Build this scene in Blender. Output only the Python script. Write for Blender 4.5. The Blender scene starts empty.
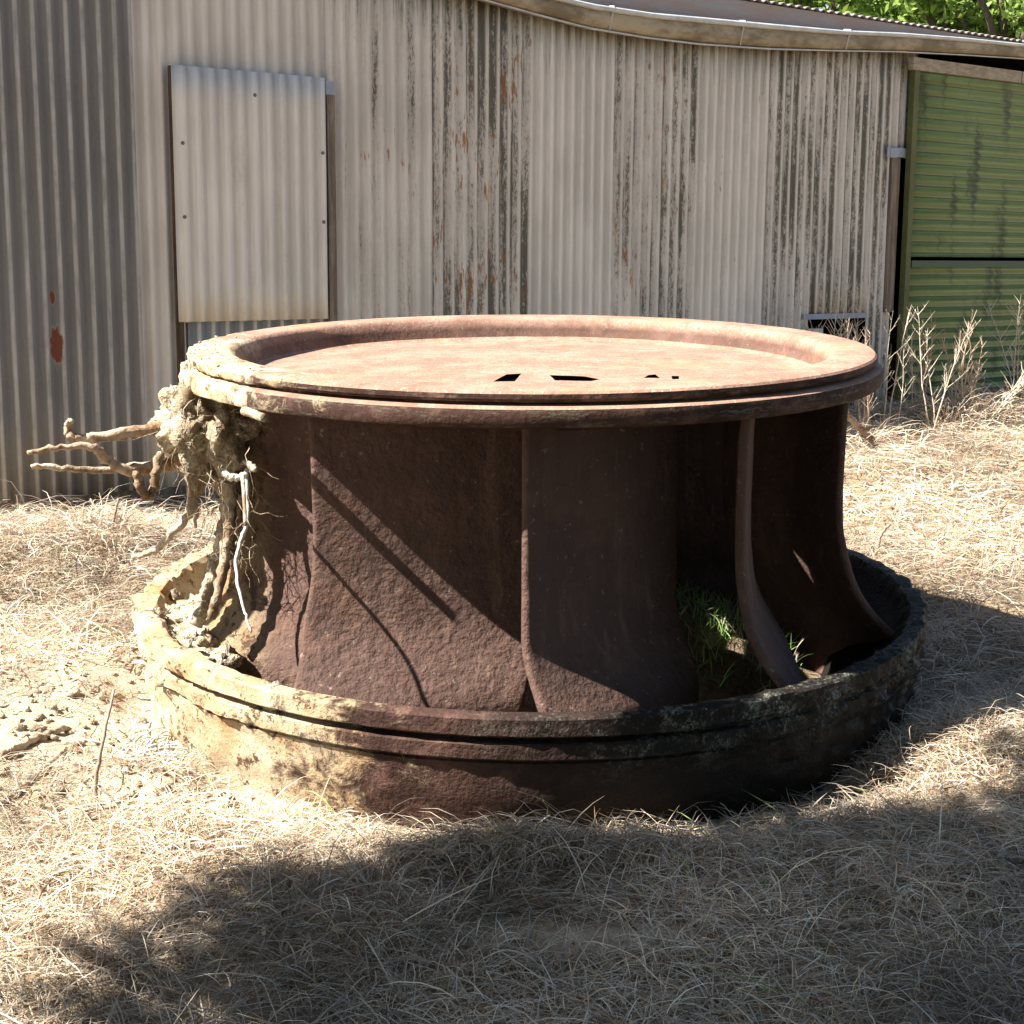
import bpy, bmesh, math, random
import numpy as np
from mathutils import Vector, Matrix, noise as mnoise

random.seed(7)
rng = np.random.default_rng(11)
SC = bpy.context.scene
COL = SC.collection
R = math.radians

# ------------------------------------------------------------------ camera model (also used to measure real positions)
F = 1500.0
PITCH, ROLL = R(9.7), R(0.35)
CAM = Vector((0, 0, 1.56))
fwd = Vector((0, math.cos(PITCH), -math.sin(PITCH)))
up0 = Vector((0, math.sin(PITCH), math.cos(PITCH)))
rt0 = Vector((1, 0, 0))
rt = rt0 * math.cos(ROLL) + up0 * math.sin(ROLL)
upv = -rt0 * math.sin(ROLL) + up0 * math.cos(ROLL)

def ray(px, py):
    return fwd + rt * ((px - 512) / F) - upv * ((py - 512) / F)

def at_depth(px, py, d):
    return CAM + ray(px, py) * d

SUN_AZ, SUN_EL = R(17), R(48)
L = Vector((-math.cos(SUN_AZ) * math.cos(SUN_EL), -math.sin(SUN_AZ) * math.cos(SUN_EL), math.sin(SUN_EL)))

# ------------------------------------------------------------------ numpy value noise + ground height
_lat = rng.random((64, 64))
def vnoise(x, y):
    x = np.asarray(x, float); y = np.asarray(y, float)
    xi = np.floor(x).astype(int); yi = np.floor(y).astype(int)
    fx = x - xi; fy = y - yi
    fx = fx * fx * (3 - 2 * fx); fy = fy * fy * (3 - 2 * fy)
    a = _lat[xi % 64, yi % 64]; b = _lat[(xi + 1) % 64, yi % 64]
    c = _lat[xi % 64, (yi + 1) % 64]; d = _lat[(xi + 1) % 64, (yi + 1) % 64]
    return (a * (1 - fx) + b * fx) * (1 - fy) + (c * (1 - fx) + d * fx) * fy - 0.5

SCALE = 1.22
q = (0.0515, 3.8297, -0.8448)
AX = Vector((math.sin(-0.0052), math.sin(-0.0503), 0)); AX.z = math.sqrt(1 - AX.x ** 2 - AX.y ** 2)
TU = Vector((0, 1, 0)).cross(AX).normalized(); TV = AX.cross(TU)
TC = CAM + Vector(q) * SCALE            # centre of the ring's lip plane
TBASE = TC - AX * (0.25 * SCALE)
TM = Matrix(((TU.x, TV.x, AX.x, TBASE.x), (TU.y, TV.y, AX.y, TBASE.y), (TU.z, TV.z, AX.z, TBASE.z), (0, 0, 0, 1)))
TMI = TM.inverted()

def gauss(x, y, cx, cy, sx, sy):
    return np.exp(-((x - cx) / sx) ** 2 - ((y - cy) / sy) ** 2)

def bare(x, y):
    x = np.asarray(x, float); y = np.asarray(y, float)
    b = 1.15 * gauss(x, y, -1.32, 4.25, .62, .50) + .9 * gauss(x, y, -.85, 3.70, .32, .14) + .95 * gauss(x, y, .19, 2.93, .20, .08)
    return np.clip(b * 1.5 + vnoise(x * 5, y * 5) * .6 - .25, 0, 1)

def ground(x, y):
    x = np.asarray(x, float); y = np.asarray(y, float)
    yy = np.where(y > 14, 14 + (y - 14) * .3, y)
    g = .0503 * yy + .004 * x
    r = np.hypot(x - TC.x, y - TC.y)
    n = .07 * vnoise(x * 1.1 + 5, y * 1.1) + .035 * vnoise(x * 2.7, y * 2.7 + 9) + .016 * vnoise(x * 7, y * 7)
    g = g + n * np.clip((np.abs(r - 1.0) - .1) * 2, .3, 1)
    g = g + .10 * gauss(x, y, -1.75, 6.05, .75, .5) + .09 * gauss(x, y, 1.35, 3.95, .45, .22)
    g = g + .055 * gauss(x, y, .10, 3.30, .38, .09) - .045 * np.exp(-((r - 1.2) / .13) ** 2) + .03 * gauss(x, y, -.25, 3.0, .35, .2)
    g = g + bare(x, y) * (.018 * vnoise(x * 22, y * 22) + .03 * vnoise(x * 9, y * 9) + .06 * vnoise(x * 4 + 3, y * 4))
    g = g - .04 * gauss(x, y, -1.12, 4.45, .09, .1) - .03 * gauss(x, y, .85, 3.72, .2, .1)
    g = g + .18 * np.exp(-(r / .78) ** 6)
    return g

def gz(x, y): return float(ground(x, y))

def on_ground(px, py):
    d = ray(px, py); t = .5
    for i in range(4000):
        p = CAM + d * t
        if p.z <= gz(p.x, p.y): return p
        t += .01
    return p

# ------------------------------------------------------------------ object helpers
def tag(o, label=None, cat=None, group=None, kind=None):
    if label: o['label'] = label
    if cat: o['category'] = cat
    if group: o['group'] = group
    if kind: o['kind'] = kind
    return o

def empty(name, loc=(0, 0, 0)):
    o = bpy.data.objects.new(name, None); COL.objects.link(o)
    o.location = loc; o.empty_display_size = .2
    return o

def link(name, me, mat=None, parent=None, smooth=True):
    if mat: me.materials.append(mat)
    if smooth: me.polygons.foreach_set('use_smooth', [True] * len(me.polygons))
    o = bpy.data.objects.new(name, me); COL.objects.link(o)
    if parent: o.parent = parent
    return o

def from_pd(name, V, Fc, mat=None, parent=None, smooth=True):
    me = bpy.data.meshes.new(name); me.from_pydata([tuple(v) for v in V], [], Fc); me.update()
    return link(name, me, mat, parent, smooth)

def np_mesh(name, V, Q, mat, col=None, smooth=True):
    """V (n,3), Q (m,k) -> mesh object; col (n,3) point colour"""
    me = bpy.data.meshes.new(name)
    n, (m, k) = len(V), Q.shape
    me.vertices.add(n); me.vertices.foreach_set('co', V.astype(np.float32).ravel())
    me.loops.add(m * k); me.loops.foreach_set('vertex_index', Q.astype(np.int32).ravel())
    me.polygons.add(m)
    me.polygons.foreach_set('loop_start', np.arange(0, m * k, k, dtype=np.int32))
    me.polygons.foreach_set('use_smooth', np.full(m, smooth))
    if col is not None:
        a = me.attributes.new('col', 'FLOAT_COLOR', 'POINT')
        c4 = np.ones((n, 4), np.float32); c4[:, :3] = col
        a.data.foreach_set('color', c4.ravel())
    me.update(calc_edges=True); me.validate()
    me.materials.append(mat)
    o = bpy.data.objects.new(name, me); COL.objects.link(o)
    return o

class MB:
    def __init__(s): s.V = []; s.F = []
    def box(s, c, ex, ey, ez, hx, hy, hz):
        b = len(s.V); c = Vector(c)
        for sz in (-1, 1):
            for sx, sy in ((-1, -1), (1, -1), (1, 1), (-1, 1)):
                s.V.append(c + ex * (sx * hx) + ey * (sy * hy) + ez * (sz * hz))
        for f in ((3, 2, 1, 0), (4, 5, 6, 7), (0, 1, 5, 4), (1, 2, 6, 5), (2, 3, 7, 6), (3, 0, 4, 7)):
            s.F.append(tuple(b + i for i in f))
    def tube(s, pts, rad, n=6, jit=0.0, cap=True):
        pts = [Vector(p) for p in pts]
        if isinstance(rad, (int, float)): rad = [rad] * len(pts)
        t0 = (pts[1] - pts[0]).normalized()
        a = t0.orthogonal().normalized()
        b0 = len(s.V)
        for i, p in enumerate(pts):
            t = (pts[min(i + 1, len(pts) - 1)] - pts[max(i - 1, 0)]).normalized()
            a = (a - t * a.dot(t)).normalized(); b = t.cross(a)
            for k in range(n):
                th = 2 * math.pi * k / n
                r = rad[i] * (1 + jit * (random.random() - .5) * 2)
                s.V.append(p + a * (math.cos(th) * r) + b * (math.sin(th) * r))
        for i in range(len(pts) - 1):
            for k in range(n):
                k2 = (k + 1) % n
                s.F.append((b0 + i * n + k, b0 + i * n + k2, b0 + (i + 1) * n + k2, b0 + (i + 1) * n + k))
        if cap:
            s.F.append(tuple(b0 + k for k in reversed(range(n))))
            e = b0 + (len(pts) - 1) * n
            s.F.append(tuple(e + k for k in range(n)))
    def build(s, name, mat, parent=None, smooth=True):
        return from_pd(name, s.V, s.F, mat, parent, smooth)

def smooth_path(pts, n=6):
    """Catmull-Rom through the points"""
    P = [Vector(p) for p in pts]; P = [P[0] * 2 - P[1]] + P + [P[-1] * 2 - P[-2]]
    out = []
    for i in range(1, len(P) - 2):
        for k in range(n):
            t = k / n; a, b, c, d = P[i - 1], P[i], P[i + 1], P[i + 2]
            out.append(.5 * ((2 * b) + (c - a) * t + (2 * a - 5 * b + 4 * c - d) * t * t + (3 * b - a - 3 * c + d) * t ** 3))
    out.append(P[-2]); return out

# ------------------------------------------------------------------ material helpers
class N:
    def __init__(s, name):
        s.m = bpy.data.materials.new(name); s.m.use_nodes = True
        s.t = s.m.node_tree; s.t.nodes.clear()
        s.out = s.n('ShaderNodeOutputMaterial')
    def n(s, typ, **kw):
        x = s.t.nodes.new(typ)
        for k, v in kw.items(): setattr(x, k, v)
        return x
    def set(s, sock, v):
        if hasattr(v, 'is_linked') or isinstance(v, bpy.types.NodeSocket): s.t.links.new(v, sock)
        elif isinstance(v, (tuple, list)) and len(v) == 3 and sock.type == 'RGBA': sock.default_value = (*v, 1)
        else: sock.default_value = v
    def math(s, op, a, b=0.0, c=0.0, clamp=False):
        x = s.n('ShaderNodeMath', operation=op, use_clamp=clamp)
        s.set(x.inputs[0], a); s.set(x.inputs[1], b); s.set(x.inputs[2], c); return x.outputs[0]
    def vmath(s, op, a, b=None):
        x = s.n('ShaderNodeVectorMath', operation=op); s.set(x.inputs[0], a)
        if b is not None: s.set(x.inputs[1], b)
        return x.outputs['Value'] if op in ('DOT_PRODUCT', 'LENGTH') else x.outputs[0]
    def noise(s, vec, scale=5.0, detail=4.0, rough=.55, dist=0.0):
        x = s.n('ShaderNodeTexNoise'); s.set(x.inputs['Vector'], vec)
        x.inputs['Scale'].default_value = scale; x.inputs['Detail'].default_value = detail
        x.inputs['Roughness'].default_value = rough; x.inputs['Distortion'].default_value = dist
        return x.outputs['Fac']
    def vor(s, vec, scale=5.0, feature='F1'):
        x = s.n('ShaderNodeTexVoronoi', feature=feature); s.set(x.inputs['Vector'], vec)
        x.inputs['Scale'].default_value = scale; return x.outputs['Distance']
    def step(s, v, lo, hi, a=0.0, b=1.0):
        x = s.n('ShaderNodeMapRange', interpolation_type='SMOOTHSTEP'); s.set(x.inputs['Value'], v)
        s.set(x.inputs['From Min'], lo); s.set(x.inputs['From Max'], hi)
        x.inputs['To Min'].default_value = a; x.inputs['To Max'].default_value = b
        return x.outputs[0]
    def mix(s, f, a, b, blend='MIX'):
        x = s.n('ShaderNodeMix', data_type='RGBA', blend_type=blend); s.set(x.inputs[0], f)
        s.set(x.inputs[6], a); s.set(x.inputs[7], b); return x.outputs[2]
    def coord(s, which='Object'): return s.n('ShaderNodeTexCoord').outputs[which]
    def scale(s, vec, sc):
        x = s.n('ShaderNodeMapping'); s.set(x.inputs['Vector'], vec); x.inputs['Scale'].default_value = sc; return x.outputs[0]
    def sep(s, v): x = s.n('ShaderNodeSeparateXYZ'); s.set(x.inputs[0], v); return x.outputs
    def attr(s, name): x = s.n('ShaderNodeAttribute'); x.attribute_name = name; return x
    def bump(s, h, strength=.5, dist=.01, normal=None):
        x = s.n('ShaderNodeBump'); s.set(x.inputs['Height'], h)
        x.inputs['Strength'].default_value = strength; x.inputs['Distance'].default_value = dist
        if normal is not None: s.set(x.inputs['Normal'], normal)
        return x.outputs[0]
    def bsdf(s, col, rough=.8, normal=None, spec=.3, metal=0.0):
        x = s.n('ShaderNodeBsdfPrincipled'); s.set(x.inputs['Base Color'], col); s.set(x.inputs['Roughness'], rough)
        s.set(x.inputs['Specular IOR Level'], spec); s.set(x.inputs['Metallic'], metal)
        if normal is not None: s.set(x.inputs['Normal'], normal)
        s.t.links.new(x.outputs[0], s.out.inputs[0]); return x

def plain(name, c1, c2, scale=8.0, rough=.85, stretch=(1, 1, 1), bump=.3, bd=.004, spec=.3, metal=0.0):
    k = N(name); v = k.scale(k.coord(), stretch)
    n1 = k.noise(v, scale, 6, .65); n2 = k.noise(v, scale * 6, 3)
    f = k.step(k.math('ADD', k.math('MULTIPLY', n1, .7), k.math('MULTIPLY', n2, .3)), .38, .62)
    k.bsdf(k.mix(f, c1, c2), rough, k.bump(f, bump, bd), spec, metal)
    return k.m

# ------------------------------------------------------------------ materials
def make_rust(name, kind):
    """cast iron: kind = disc / ring / vane. Object coordinates are the runner's own."""
    k = N(name); co = k.coord(); x, y, z = k.sep(co)
    nb = k.noise(co, 3.5, 5, .6); nm = k.noise(co, 14, 6, .65); nf = k.noise(co, 75, 4, .6)
    base = k.mix(k.step(nb, .35, .65), (.036, .019, .015), (.068, .036, .028))
    base = k.mix(k.step(nm, .5, .68), base, (.11, .06, .047))
    base = k.mix(k.step(nf, .56, .72, 0, .55), base, (.03, .016, .013))
    nz = k.sep(k.n('ShaderNodeNewGeometry').outputs['Normal'])[2]
    radial = k.n('ShaderNodeCombineXYZ'); k.set(radial.inputs[0], x); k.set(radial.inputs[1], y)
    rdir = k.vmath('NORMALIZE', radial.outputs[0])
    left = k.vmath('DOT_PRODUCT', rdir, (-.95, -.31, 0.0))
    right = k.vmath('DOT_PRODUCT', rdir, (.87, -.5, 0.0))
    dn = k.noise(co, 9, 7, .7, .4)
    rough = .78
    h = k.math('ADD', k.math('MULTIPLY', nf, .6), k.math('MULTIPLY', nm, .5))
    if kind == 'disc':
        dust = k.math('MULTIPLY', k.step(nz, .30, .62), k.step(k.noise(co, 22, 6, .7), .2, .62, .55, 1))
        dcol = k.mix(k.step(k.noise(co, 5, 6, .65), .35, .65), (.255, .148, .108), (.345, .222, .168))
        dcol = k.mix(k.step(k.noise(co, 120, 5, .7), .50, .62, 0, .55), dcol, (.22, .115, .07))
        dcol = k.mix(k.step(k.noise(co, 85, 4, .7), .60, .66, 0, .7), dcol, (.55, .46, .37))
        dcol = k.mix(k.step(k.noise(co, 2.6, 3, .6), .56, .68, 0, .5), dcol, (.36, .20, .11))
        base = k.mix(dust, base, dcol)
        # green-grey old paint and scale on the rim's upright faces
        pn = k.math('ADD', k.math('MULTIPLY', k.noise(k.scale(co, (1, 1, 9)), 7, 7, .75), .6), k.math('MULTIPLY', k.noise(k.scale(co, (1, 1, 3)), 45, 5, .75), .4))
        side = k.math('MULTIPLY', k.step(nz, .55, .2), k.step(pn, .50, .60))
        side = k.math('MULTIPLY', side, k.step(k.vmath('LENGTH', radial.outputs[0]), .96, 1.0))
        base = k.mix(k.math('MULTIPLY', side, .6), base, (.15, .135, .095))
        dm = k.step(k.math('ADD', left, k.math('MULTIPLY', k.math('SUBTRACT', dn, .5), .9)), .80, .97)
        rr = k.vmath('LENGTH', radial.outputs[0])
        dm = k.math('MULTIPLY', dm, k.step(rr, .86, .93))
        bs, bd = .5, .008
    elif kind == 'ring':
        dm = k.step(k.math('ADD', left, k.math('MULTIPLY', k.math('SUBTRACT', dn, .5), .95)), .60, .78)
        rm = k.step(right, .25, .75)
        base = k.mix(rm, base, (.013, .0105, .009))  # right flank coloured near black to deepen the shade on that side
        mn_ = k.math('ADD', k.math('MULTIPLY', k.noise(co, 60, 8, .8), .6), k.math('MULTIPLY', k.noise(co, 9, 5, .6), .4))
        moss = k.math('MULTIPLY', k.step(mn_, .49, .60), k.math('MULTIPLY', rm, k.step(z, .10, .26)))
        moss = k.math('MULTIPLY', moss, k.step(k.vmath('LENGTH', radial.outputs[0]), 1.15, 1.18))
        base = k.mix(k.math('MULTIPLY', moss, .9), base, k.mix(k.step(k.noise(co, 170, 5, .7), .4, .62), (.05, .055, .038), (.24, .24, .20)))
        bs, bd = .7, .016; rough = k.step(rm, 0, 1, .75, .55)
    else:
        dm = k.math('MULTIPLY', k.step(x, -.72, -.92), k.step(k.math('ADD', dn, k.math('MULTIPLY', left, .15)), .50, .62))
        base = k.mix(.65, base, (.118, .073, .060))
        base = k.mix(k.step(k.noise(co, 4.5, 6, .7), .50, .66, 0, .35), base, (.17, .092, .058))
        base = k.mix(k.step(k.noise(co, 11, 7, .75), .58, .66, 0, .35), base, (.075, .042, .034))
        base = k.mix(k.step(k.noise(co, 48, 5, .7), .62, .68, 0, .6), base, (.32, .26, .22))
        run = k.noise(k.scale(co, (9, 9, .9)), 1.6, 6, .65)
        base = k.mix(k.step(run, .52, .66, 0, .5), base, (.075, .04, .03))
        base = k.mix(k.step(run, .44, .34, 0, .35), base, (.21, .135, .10))
        pit = k.vor(co, 55)
        h = k.math('ADD', k.noise(co, 42, 6, .6), k.math('MULTIPLY', nm, .6))
        h = k.math('SUBTRACT', h, k.math('MULTIPLY', k.step(pit, .12, .0), .25))
        bs, bd = .85, .016
    # dried mud: ochre where iron stains it, pale tan where thick
    mud = k.mix(k.step(nb, .42, .62), (.53, .40, .245), (.62, .52, .37))
    mud = k.mix(k.step(k.noise(co, 5, 4, .6), .50, .68, 0, .7), mud, (.50, .28, .115))
    holes = k.math('MAXIMUM', k.step(k.noise(co, 24, 7, .8), .57, .61), k.step(k.noise(co, 9, 7, .8), .585, .62))
    mud = k.mix(k.step(k.noise(co, 140, 5, .7), .45, .65, 0, .45), mud, (.33, .25, .155))
    mud = k.mix(holes, mud, (.13, .075, .045))
    base = k.mix(dm, base, mud)
    hd = k.math('ADD', h, k.math('MULTIPLY', dm, k.math('SUBTRACT', k.math('ADD', k.math('MULTIPLY', k.noise(co, 30, 8, .8), 2.4), .4), holes)))
    b = k.bump(hd, bs, bd)
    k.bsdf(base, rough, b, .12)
    return k.m

def sheet_mat(name, base, mould=.5, rust=.0, seed=0.0, dark=(.034, .033, .024), crest=.18, patches=None, green_top=0.0, ztop=3.0, rough=.7):
    k = N(name)
    uv = k.n('ShaderNodeUVMap').outputs[0]
    off = k.n('ShaderNodeVectorMath', operation='ADD'); k.set(off.inputs[0], uv); off.inputs[1].default_value = (seed * 3.17, seed * 7.3, seed)
    uvs = off.outputs[0]; s_, z_, _ = k.sep(uv)
    cr = k.attr('crest').outputs['Fac']
    rib = k.n('ShaderNodeTexWhiteNoise', noise_dimensions='1D')
    k.set(rib.inputs[1], k.math('ADD', k.math('FLOOR', k.math('DIVIDE', s_, .038)), seed * 13.7))
    big = k.noise(k.scale(uvs, (5, .7, 1)), 1.0, 4, .6)
    st = k.noise(k.scale(uvs, (70, 2.6, 1)), 1.0, 6, .65)
    fine = k.noise(k.scale(uvs, (160, 45, 1)), 1.0, 4, .7)
    b2 = tuple(c * .80 for c in base)
    col = k.mix(k.step(k.noise(k.scale(uvs, (3, 1.5, 1)), 1.0, 4), .35, .65), base, b2)
    col = k.mix(k.step(st, .35, .75, 0, .45), col, tuple(c * f for c, f in zip(base, (.72, .66, .58))))
    # rib shading put into the colour: patchily worn ridges lightened, valleys darkened
    ridge_light = k.math('MULTIPLY', k.step(cr, .35, .95), k.step(k.math('ADD', k.math('MULTIPLY', st, .5), k.math('MULTIPLY', k.noise(k.scale(uvs, (16, 5, 1)), 1.0, 5, .7), .5)), .36, .60, .25, 1.0))
    col = k.mix(k.math('MULTIPLY', ridge_light, crest * 2.1), col, (.80, .76, .69))
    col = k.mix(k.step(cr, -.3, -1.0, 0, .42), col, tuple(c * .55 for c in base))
    st2 = k.noise(k.scale(uvs, (19, 1.1, 1)), 1.0, 7, .68)
    sp = k.noise(k.scale(uvs, (55, 16, 1)), 1.0, 5, .75)
    m = k.math('ADD', k.math('MULTIPLY', st2, .46), k.math('MULTIPLY', big, .30))
    m = k.math('ADD', m, k.math('MULTIPLY', sp, .24))
    m = k.math('ADD', m, k.math('MULTIPLY', k.math('SUBTRACT', rib.outputs[0], .5), .07))
    m = k.math('ADD', m, k.math('MULTIPLY', k.math('SUBTRACT', fine, .5), .22))
    th = .695 - .245 * mould
    mm = k.step(m, th, th + .075)
    mm = k.math('MULTIPLY', mm, k.step(cr, 1.05, .1))
    col = k.mix(k.math('MULTIPLY', mm, .95), col, k.mix(fine, dark, tuple(c * 1.9 for c in dark)))
    col = k.mix(k.step(m, th - .10, th + .02, 0, .25), col, (.30, .26, .20))
    if green_top:
        g = k.math('MULTIPLY', k.step(k.math('ADD', z_, k.math('MULTIPLY', k.math('SUBTRACT', st, .5), 1.6)), ztop - .25, ztop + .25), green_top)
        col = k.mix(g, col, (.15, .125, .065))
    if rust:
        rn = k.math('ADD', k.math('MULTIPLY', k.noise(k.scale(uvs, (44, 7, 1)), 1.0, 5, .6), .7), k.math('MULTIPLY', k.noise(k.scale(uvs, (4, 1.6, 1)), 1.0, 2, .5), .3))
        rt_ = .655 - .10 * rust
        col = k.mix(k.step(rn, rt_ - .035, rt_ + .03, 0, .9), col, k.mix(fine, (.16, .045, .015), (.46, .19, .06)))
    if patches:
        for (ps, pz, a, b) in patches:
            dx = k.math('DIVIDE', k.math('SUBTRACT', s_, ps), a); dz = k.math('DIVIDE', k.math('SUBTRACT', z_, pz), b)
            d = k.math('SQRT', k.math('ADD', k.math('MULTIPLY', dx, dx), k.math('MULTIPLY', dz, dz)))
            d = k.math('ADD', d, k.math('MULTIPLY', k.math('SUBTRACT', k.noise(k.scale(uvs, (60, 16, 1)), 1, 6, .7), .5), 2.2))
            col = k.mix(k.step(d, 1.35, 1.0, 0, .55), col, (.34, .27, .22))
            col = k.mix(k.step(d, 1.0, .93), col, k.mix(fine, (.12, .032, .015), (.2, .06, .03)))
    k.bsdf(col, rough, k.bump(k.math('ADD', st, fine), .25, .002), .3)
    return k.m

M = {}
M['disc'] = make_rust('rusty_iron_disc', 'disc')
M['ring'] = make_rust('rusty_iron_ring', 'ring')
M['vane'] = make_rust('rusty_iron_vane', 'vane')
M['timber'] = plain('weathered_timber', (.14, .10, .075), (.27, .215, .17), 5, .9, (8, 8, .6))
M['timber_pale'] = plain('pale_timber', (.40, .345, .25), (.25, .20, .14), 6, .9, (2, 2, 6))
M['timber_dark'] = plain('dark_timber', (.05, .032, .022), (.13, .085, .055), 5, .9, (10, 10, .8))
M['fascia'] = plain('flaking_fascia', (.33, .24, .21), (.30, .29, .29), 3, .8, (1, 1, 6))
M['gutter'] = plain('stained_gutter', (.17, .135, .085), (.37, .315, .225), 2.2, .55, (1, 1, 2.5), .2, .002)
M['gutter_lip'] = plain('bare_zinc', (.55, .56, .56), (.42, .42, .41), 8, .4, (1, 1, 1), .1, .001, .5)
M['flash'] = plain('blue_grey_flashing', (.26, .29, .36), (.33, .36, .42), 9, .6)
M['screw'] = plain('screw_zinc', (.20, .19, .19), (.13, .12, .12), 30, .5)
M['interior'] = plain('shed_inside', (.035, .03, .025), (.05, .045, .04), 3, .95)
M['root'] = plain('root_bark', (.16, .105, .06), (.46, .38, .29), 9, .9, (1, 1, 1), .8, .006)
M['root_brown'] = plain('root_wet_bark', (.17, .08, .03), (.40, .31, .23), 10, .85, (1, 1, 1), .7, .005)
M['root_white'] = plain('root_peeled', (.70, .68, .63), (.55, .52, .46), 20, .7, (1, 1, 1), .3, .002)
M['soil'] = plain('dry_soil', (.22, .165, .105), (.52, .44, .32), 13, .95, (1, 1, 1), .9, .012)
M['twig'] = plain('grey_twig', (.20, .15, .11), (.34, .28, .22), 16, .9)
M['weed'] = plain('dead_weed_stem', (.40, .33, .24), (.58, .51, .40), 12, .85)
M['weed_red'] = plain('dead_weed_red', (.42, .28, .20), (.54, .42, .31), 12, .85)
M['bark'] = plain('tree_bark', (.10, .08, .06), (.19, .16, .13), 8, .95, (3, 3, .6), .8, .02)

def leafy(name, tint, trans):
    k = N(name); c = k.attr('col').outputs['Color']
    d = k.n('ShaderNodeBsdfDiffuse'); k.set(d.inputs[0], k.mix(1.0, c, tint, 'MULTIPLY'))
    tr = k.n('ShaderNodeBsdfTranslucent'); k.set(tr.inputs[0], k.mix(1.0, c, tint, 'MULTIPLY'))
    g = k.n('ShaderNodeBsdfGlossy'); g.inputs['Roughness'].default_value = .45; g.inputs[0].default_value = (.6, .6, .6, 1)
    m1 = k.n('ShaderNodeMixShader'); m1.inputs[0].default_value = trans
    k.t.links.new(d.outputs[0], m1.inputs[1]); k.t.links.new(tr.outputs[0], m1.inputs[2])
    m2 = k.n('ShaderNodeMixShader'); m2.inputs[0].default_value = .03
    k.t.links.new(m1.outputs[0], m2.inputs[1]); k.t.links.new(g.outputs[0], m2.inputs[2])
    k.t.links.new(m2.outputs[0], k.out.inputs[0]); return k.m
M['straw'] = leafy('straw_blades', (1, 1, 1), .22)
M['leaf'] = leafy('tree_leaves', (1, 1, 1), .4)

# ground material
k = N('dry_earth'); co = k.coord(); nb = k.noise(co, 2.2, 6, .6); nf = k.noise(co, 30, 8, .7); bm_ = k.attr('col').outputs['Color']
thatch = k.mix(k.step(nf, .35, .65), (.17, .125, .08), (.34, .26, .165))
earth = k.mix(k.step(nf, .35, .68), (.36, .285, .20), (.53, .44, .325))
earth = k.mix(k.step(nb, .5, .7, 0, .4), earth, (.30, .23, .17))
k.bsdf(k.mix(k.sep(bm_)[0], thatch, earth), .97, k.bump(k.math('ADD', nf, k.noise(co, 110, 4)), .7, .015), .1)
M['earth'] = k.m

# ------------------------------------------------------------------ ground
def axis_pts(parts):
    out = []
    for a, b, st in parts: out += list(np.arange(a, b, st))
    out.append(parts[-1][1]); return np.array(out)
gx = axis_pts([(-60, -12, 4), (-12, -3.2, .4), (-3.2, 3.4, .035), (3.4, 8, .2), (8, 60, 4)])
gy = axis_pts([(-20, -2, 2), (-2, 2.2, .3), (2.2, 6.6, .035), (6.6, 12, .12), (12, 24, .8), (24, 100, 6)])
GX, GY = np.meshgrid(gx, gy); gzv = ground(GX, GY)
V = np.stack([GX.ravel(), GY.ravel(), gzv.ravel()], 1)
nx, ny = len(gx), len(gy)
ii = (np.arange(ny - 1)[:, None] * nx + np.arange(nx - 1)[None, :]).ravel()
Q = np.stack([ii, ii + 1, ii + 1 + nx, ii + nx], 1)
bc = bare(GX, GY).ravel()
go = np_mesh('ground', V, Q, M['earth'], np.stack([bc, bc, bc], 1))
tag(go, 'sloping ground of bare earth under matted dry grass', 'ground', kind='structure')

# ------------------------------------------------------------------ turbine runner
runner = empty('turbine_runner'); runner.matrix_world = TM
tag(runner, 'huge rusty cast iron turbine runner lying on dry grass before the shed', 'turbine runner')
S = SCALE
def lathe(name, prof, mat, nseg=288, closed=True, disp=None):
    """prof: (r,h) with h measured from the lip plane, unit = lip radius"""
    V = []; Fc = []; n = len(prof)
    for i in range(nseg):
        a = 2 * math.pi * i / nseg
        for (r, h) in prof:
            rr, hh = r, h
            if disp:
                dr, dh = disp(a, r, h); rr += dr; hh += dh
            V.append((math.sin(a) * rr * S, -math.cos(a) * rr * S, (hh + .25) * S))
    m = n if closed else n - 1
    for i in range(nseg):
        i2 = (i + 1) % nseg
        for j in range(m):
            j2 = (j + 1) % n
            Fc.append((i * n + j, i2 * n + j, i2 * n + j2, i * n + j2))
    return from_pd(name, V, Fc, mat, runner)

def densify(prof, step, lim=None):
    out = []
    for i in range(len(prof)):
        a = prof[i]; b = prof[(i + 1) % len(prof)]
        d = math.hypot(a[0] - b[0], a[1] - b[1]); nn = max(1, int(d / step))
        for k in range(nn): out.append((a[0] + (b[0] - a[0]) * k / nn, a[1] + (b[1] - a[1]) * k / nn))
    return out

def ang_dist(a, b): return abs((a - b + math.pi) % (2 * math.pi) - math.pi)

def mud_disp(a, r, h):
    # crusted mud on the left flank, scaly crust on the right flank (angle 0 faces the camera, negative = left)
    p = Vector((math.sin(a) * r * 9, math.cos(a) * r * 9, h * 14))
    n1 = mnoise.fractal(p, .9, 2.0, 4); n2 = mnoise.fractal(p * 3.1, .9, 2.0, 3)
    wl = max(0, 1 - (ang_dist(a, R(-82)) / R(52)) ** 2)
    wr = max(0, 1 - (ang_dist(a, R(62)) / R(50)) ** 2)
    if r < .93: wl = wl * max(0, (r - .86) / .07); wr = 0
    n3 = mnoise.fractal(p * 1.7 + Vector((9, 2, 4)), .8, 2.0, 4)
    d = wl * (max(0, .006 + .016 * n1 + .007 * n2) - (.012 if n3 > .42 else 0)) + wr * .011 * n2
    d += .0014 * n1 + (.0022 * n2 if r > .95 else 0)
    if r > .955 and h < -.02: d += max(0, .989 - r) * min(1, 1.6 * max(0, 1 - (ang_dist(a, R(75)) / R(62)) ** 2)) * (1 if h > -.103 else 0)
    return (d if r > .96 else -d * .6, .6 * d if h > -.02 else 0)

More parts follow.
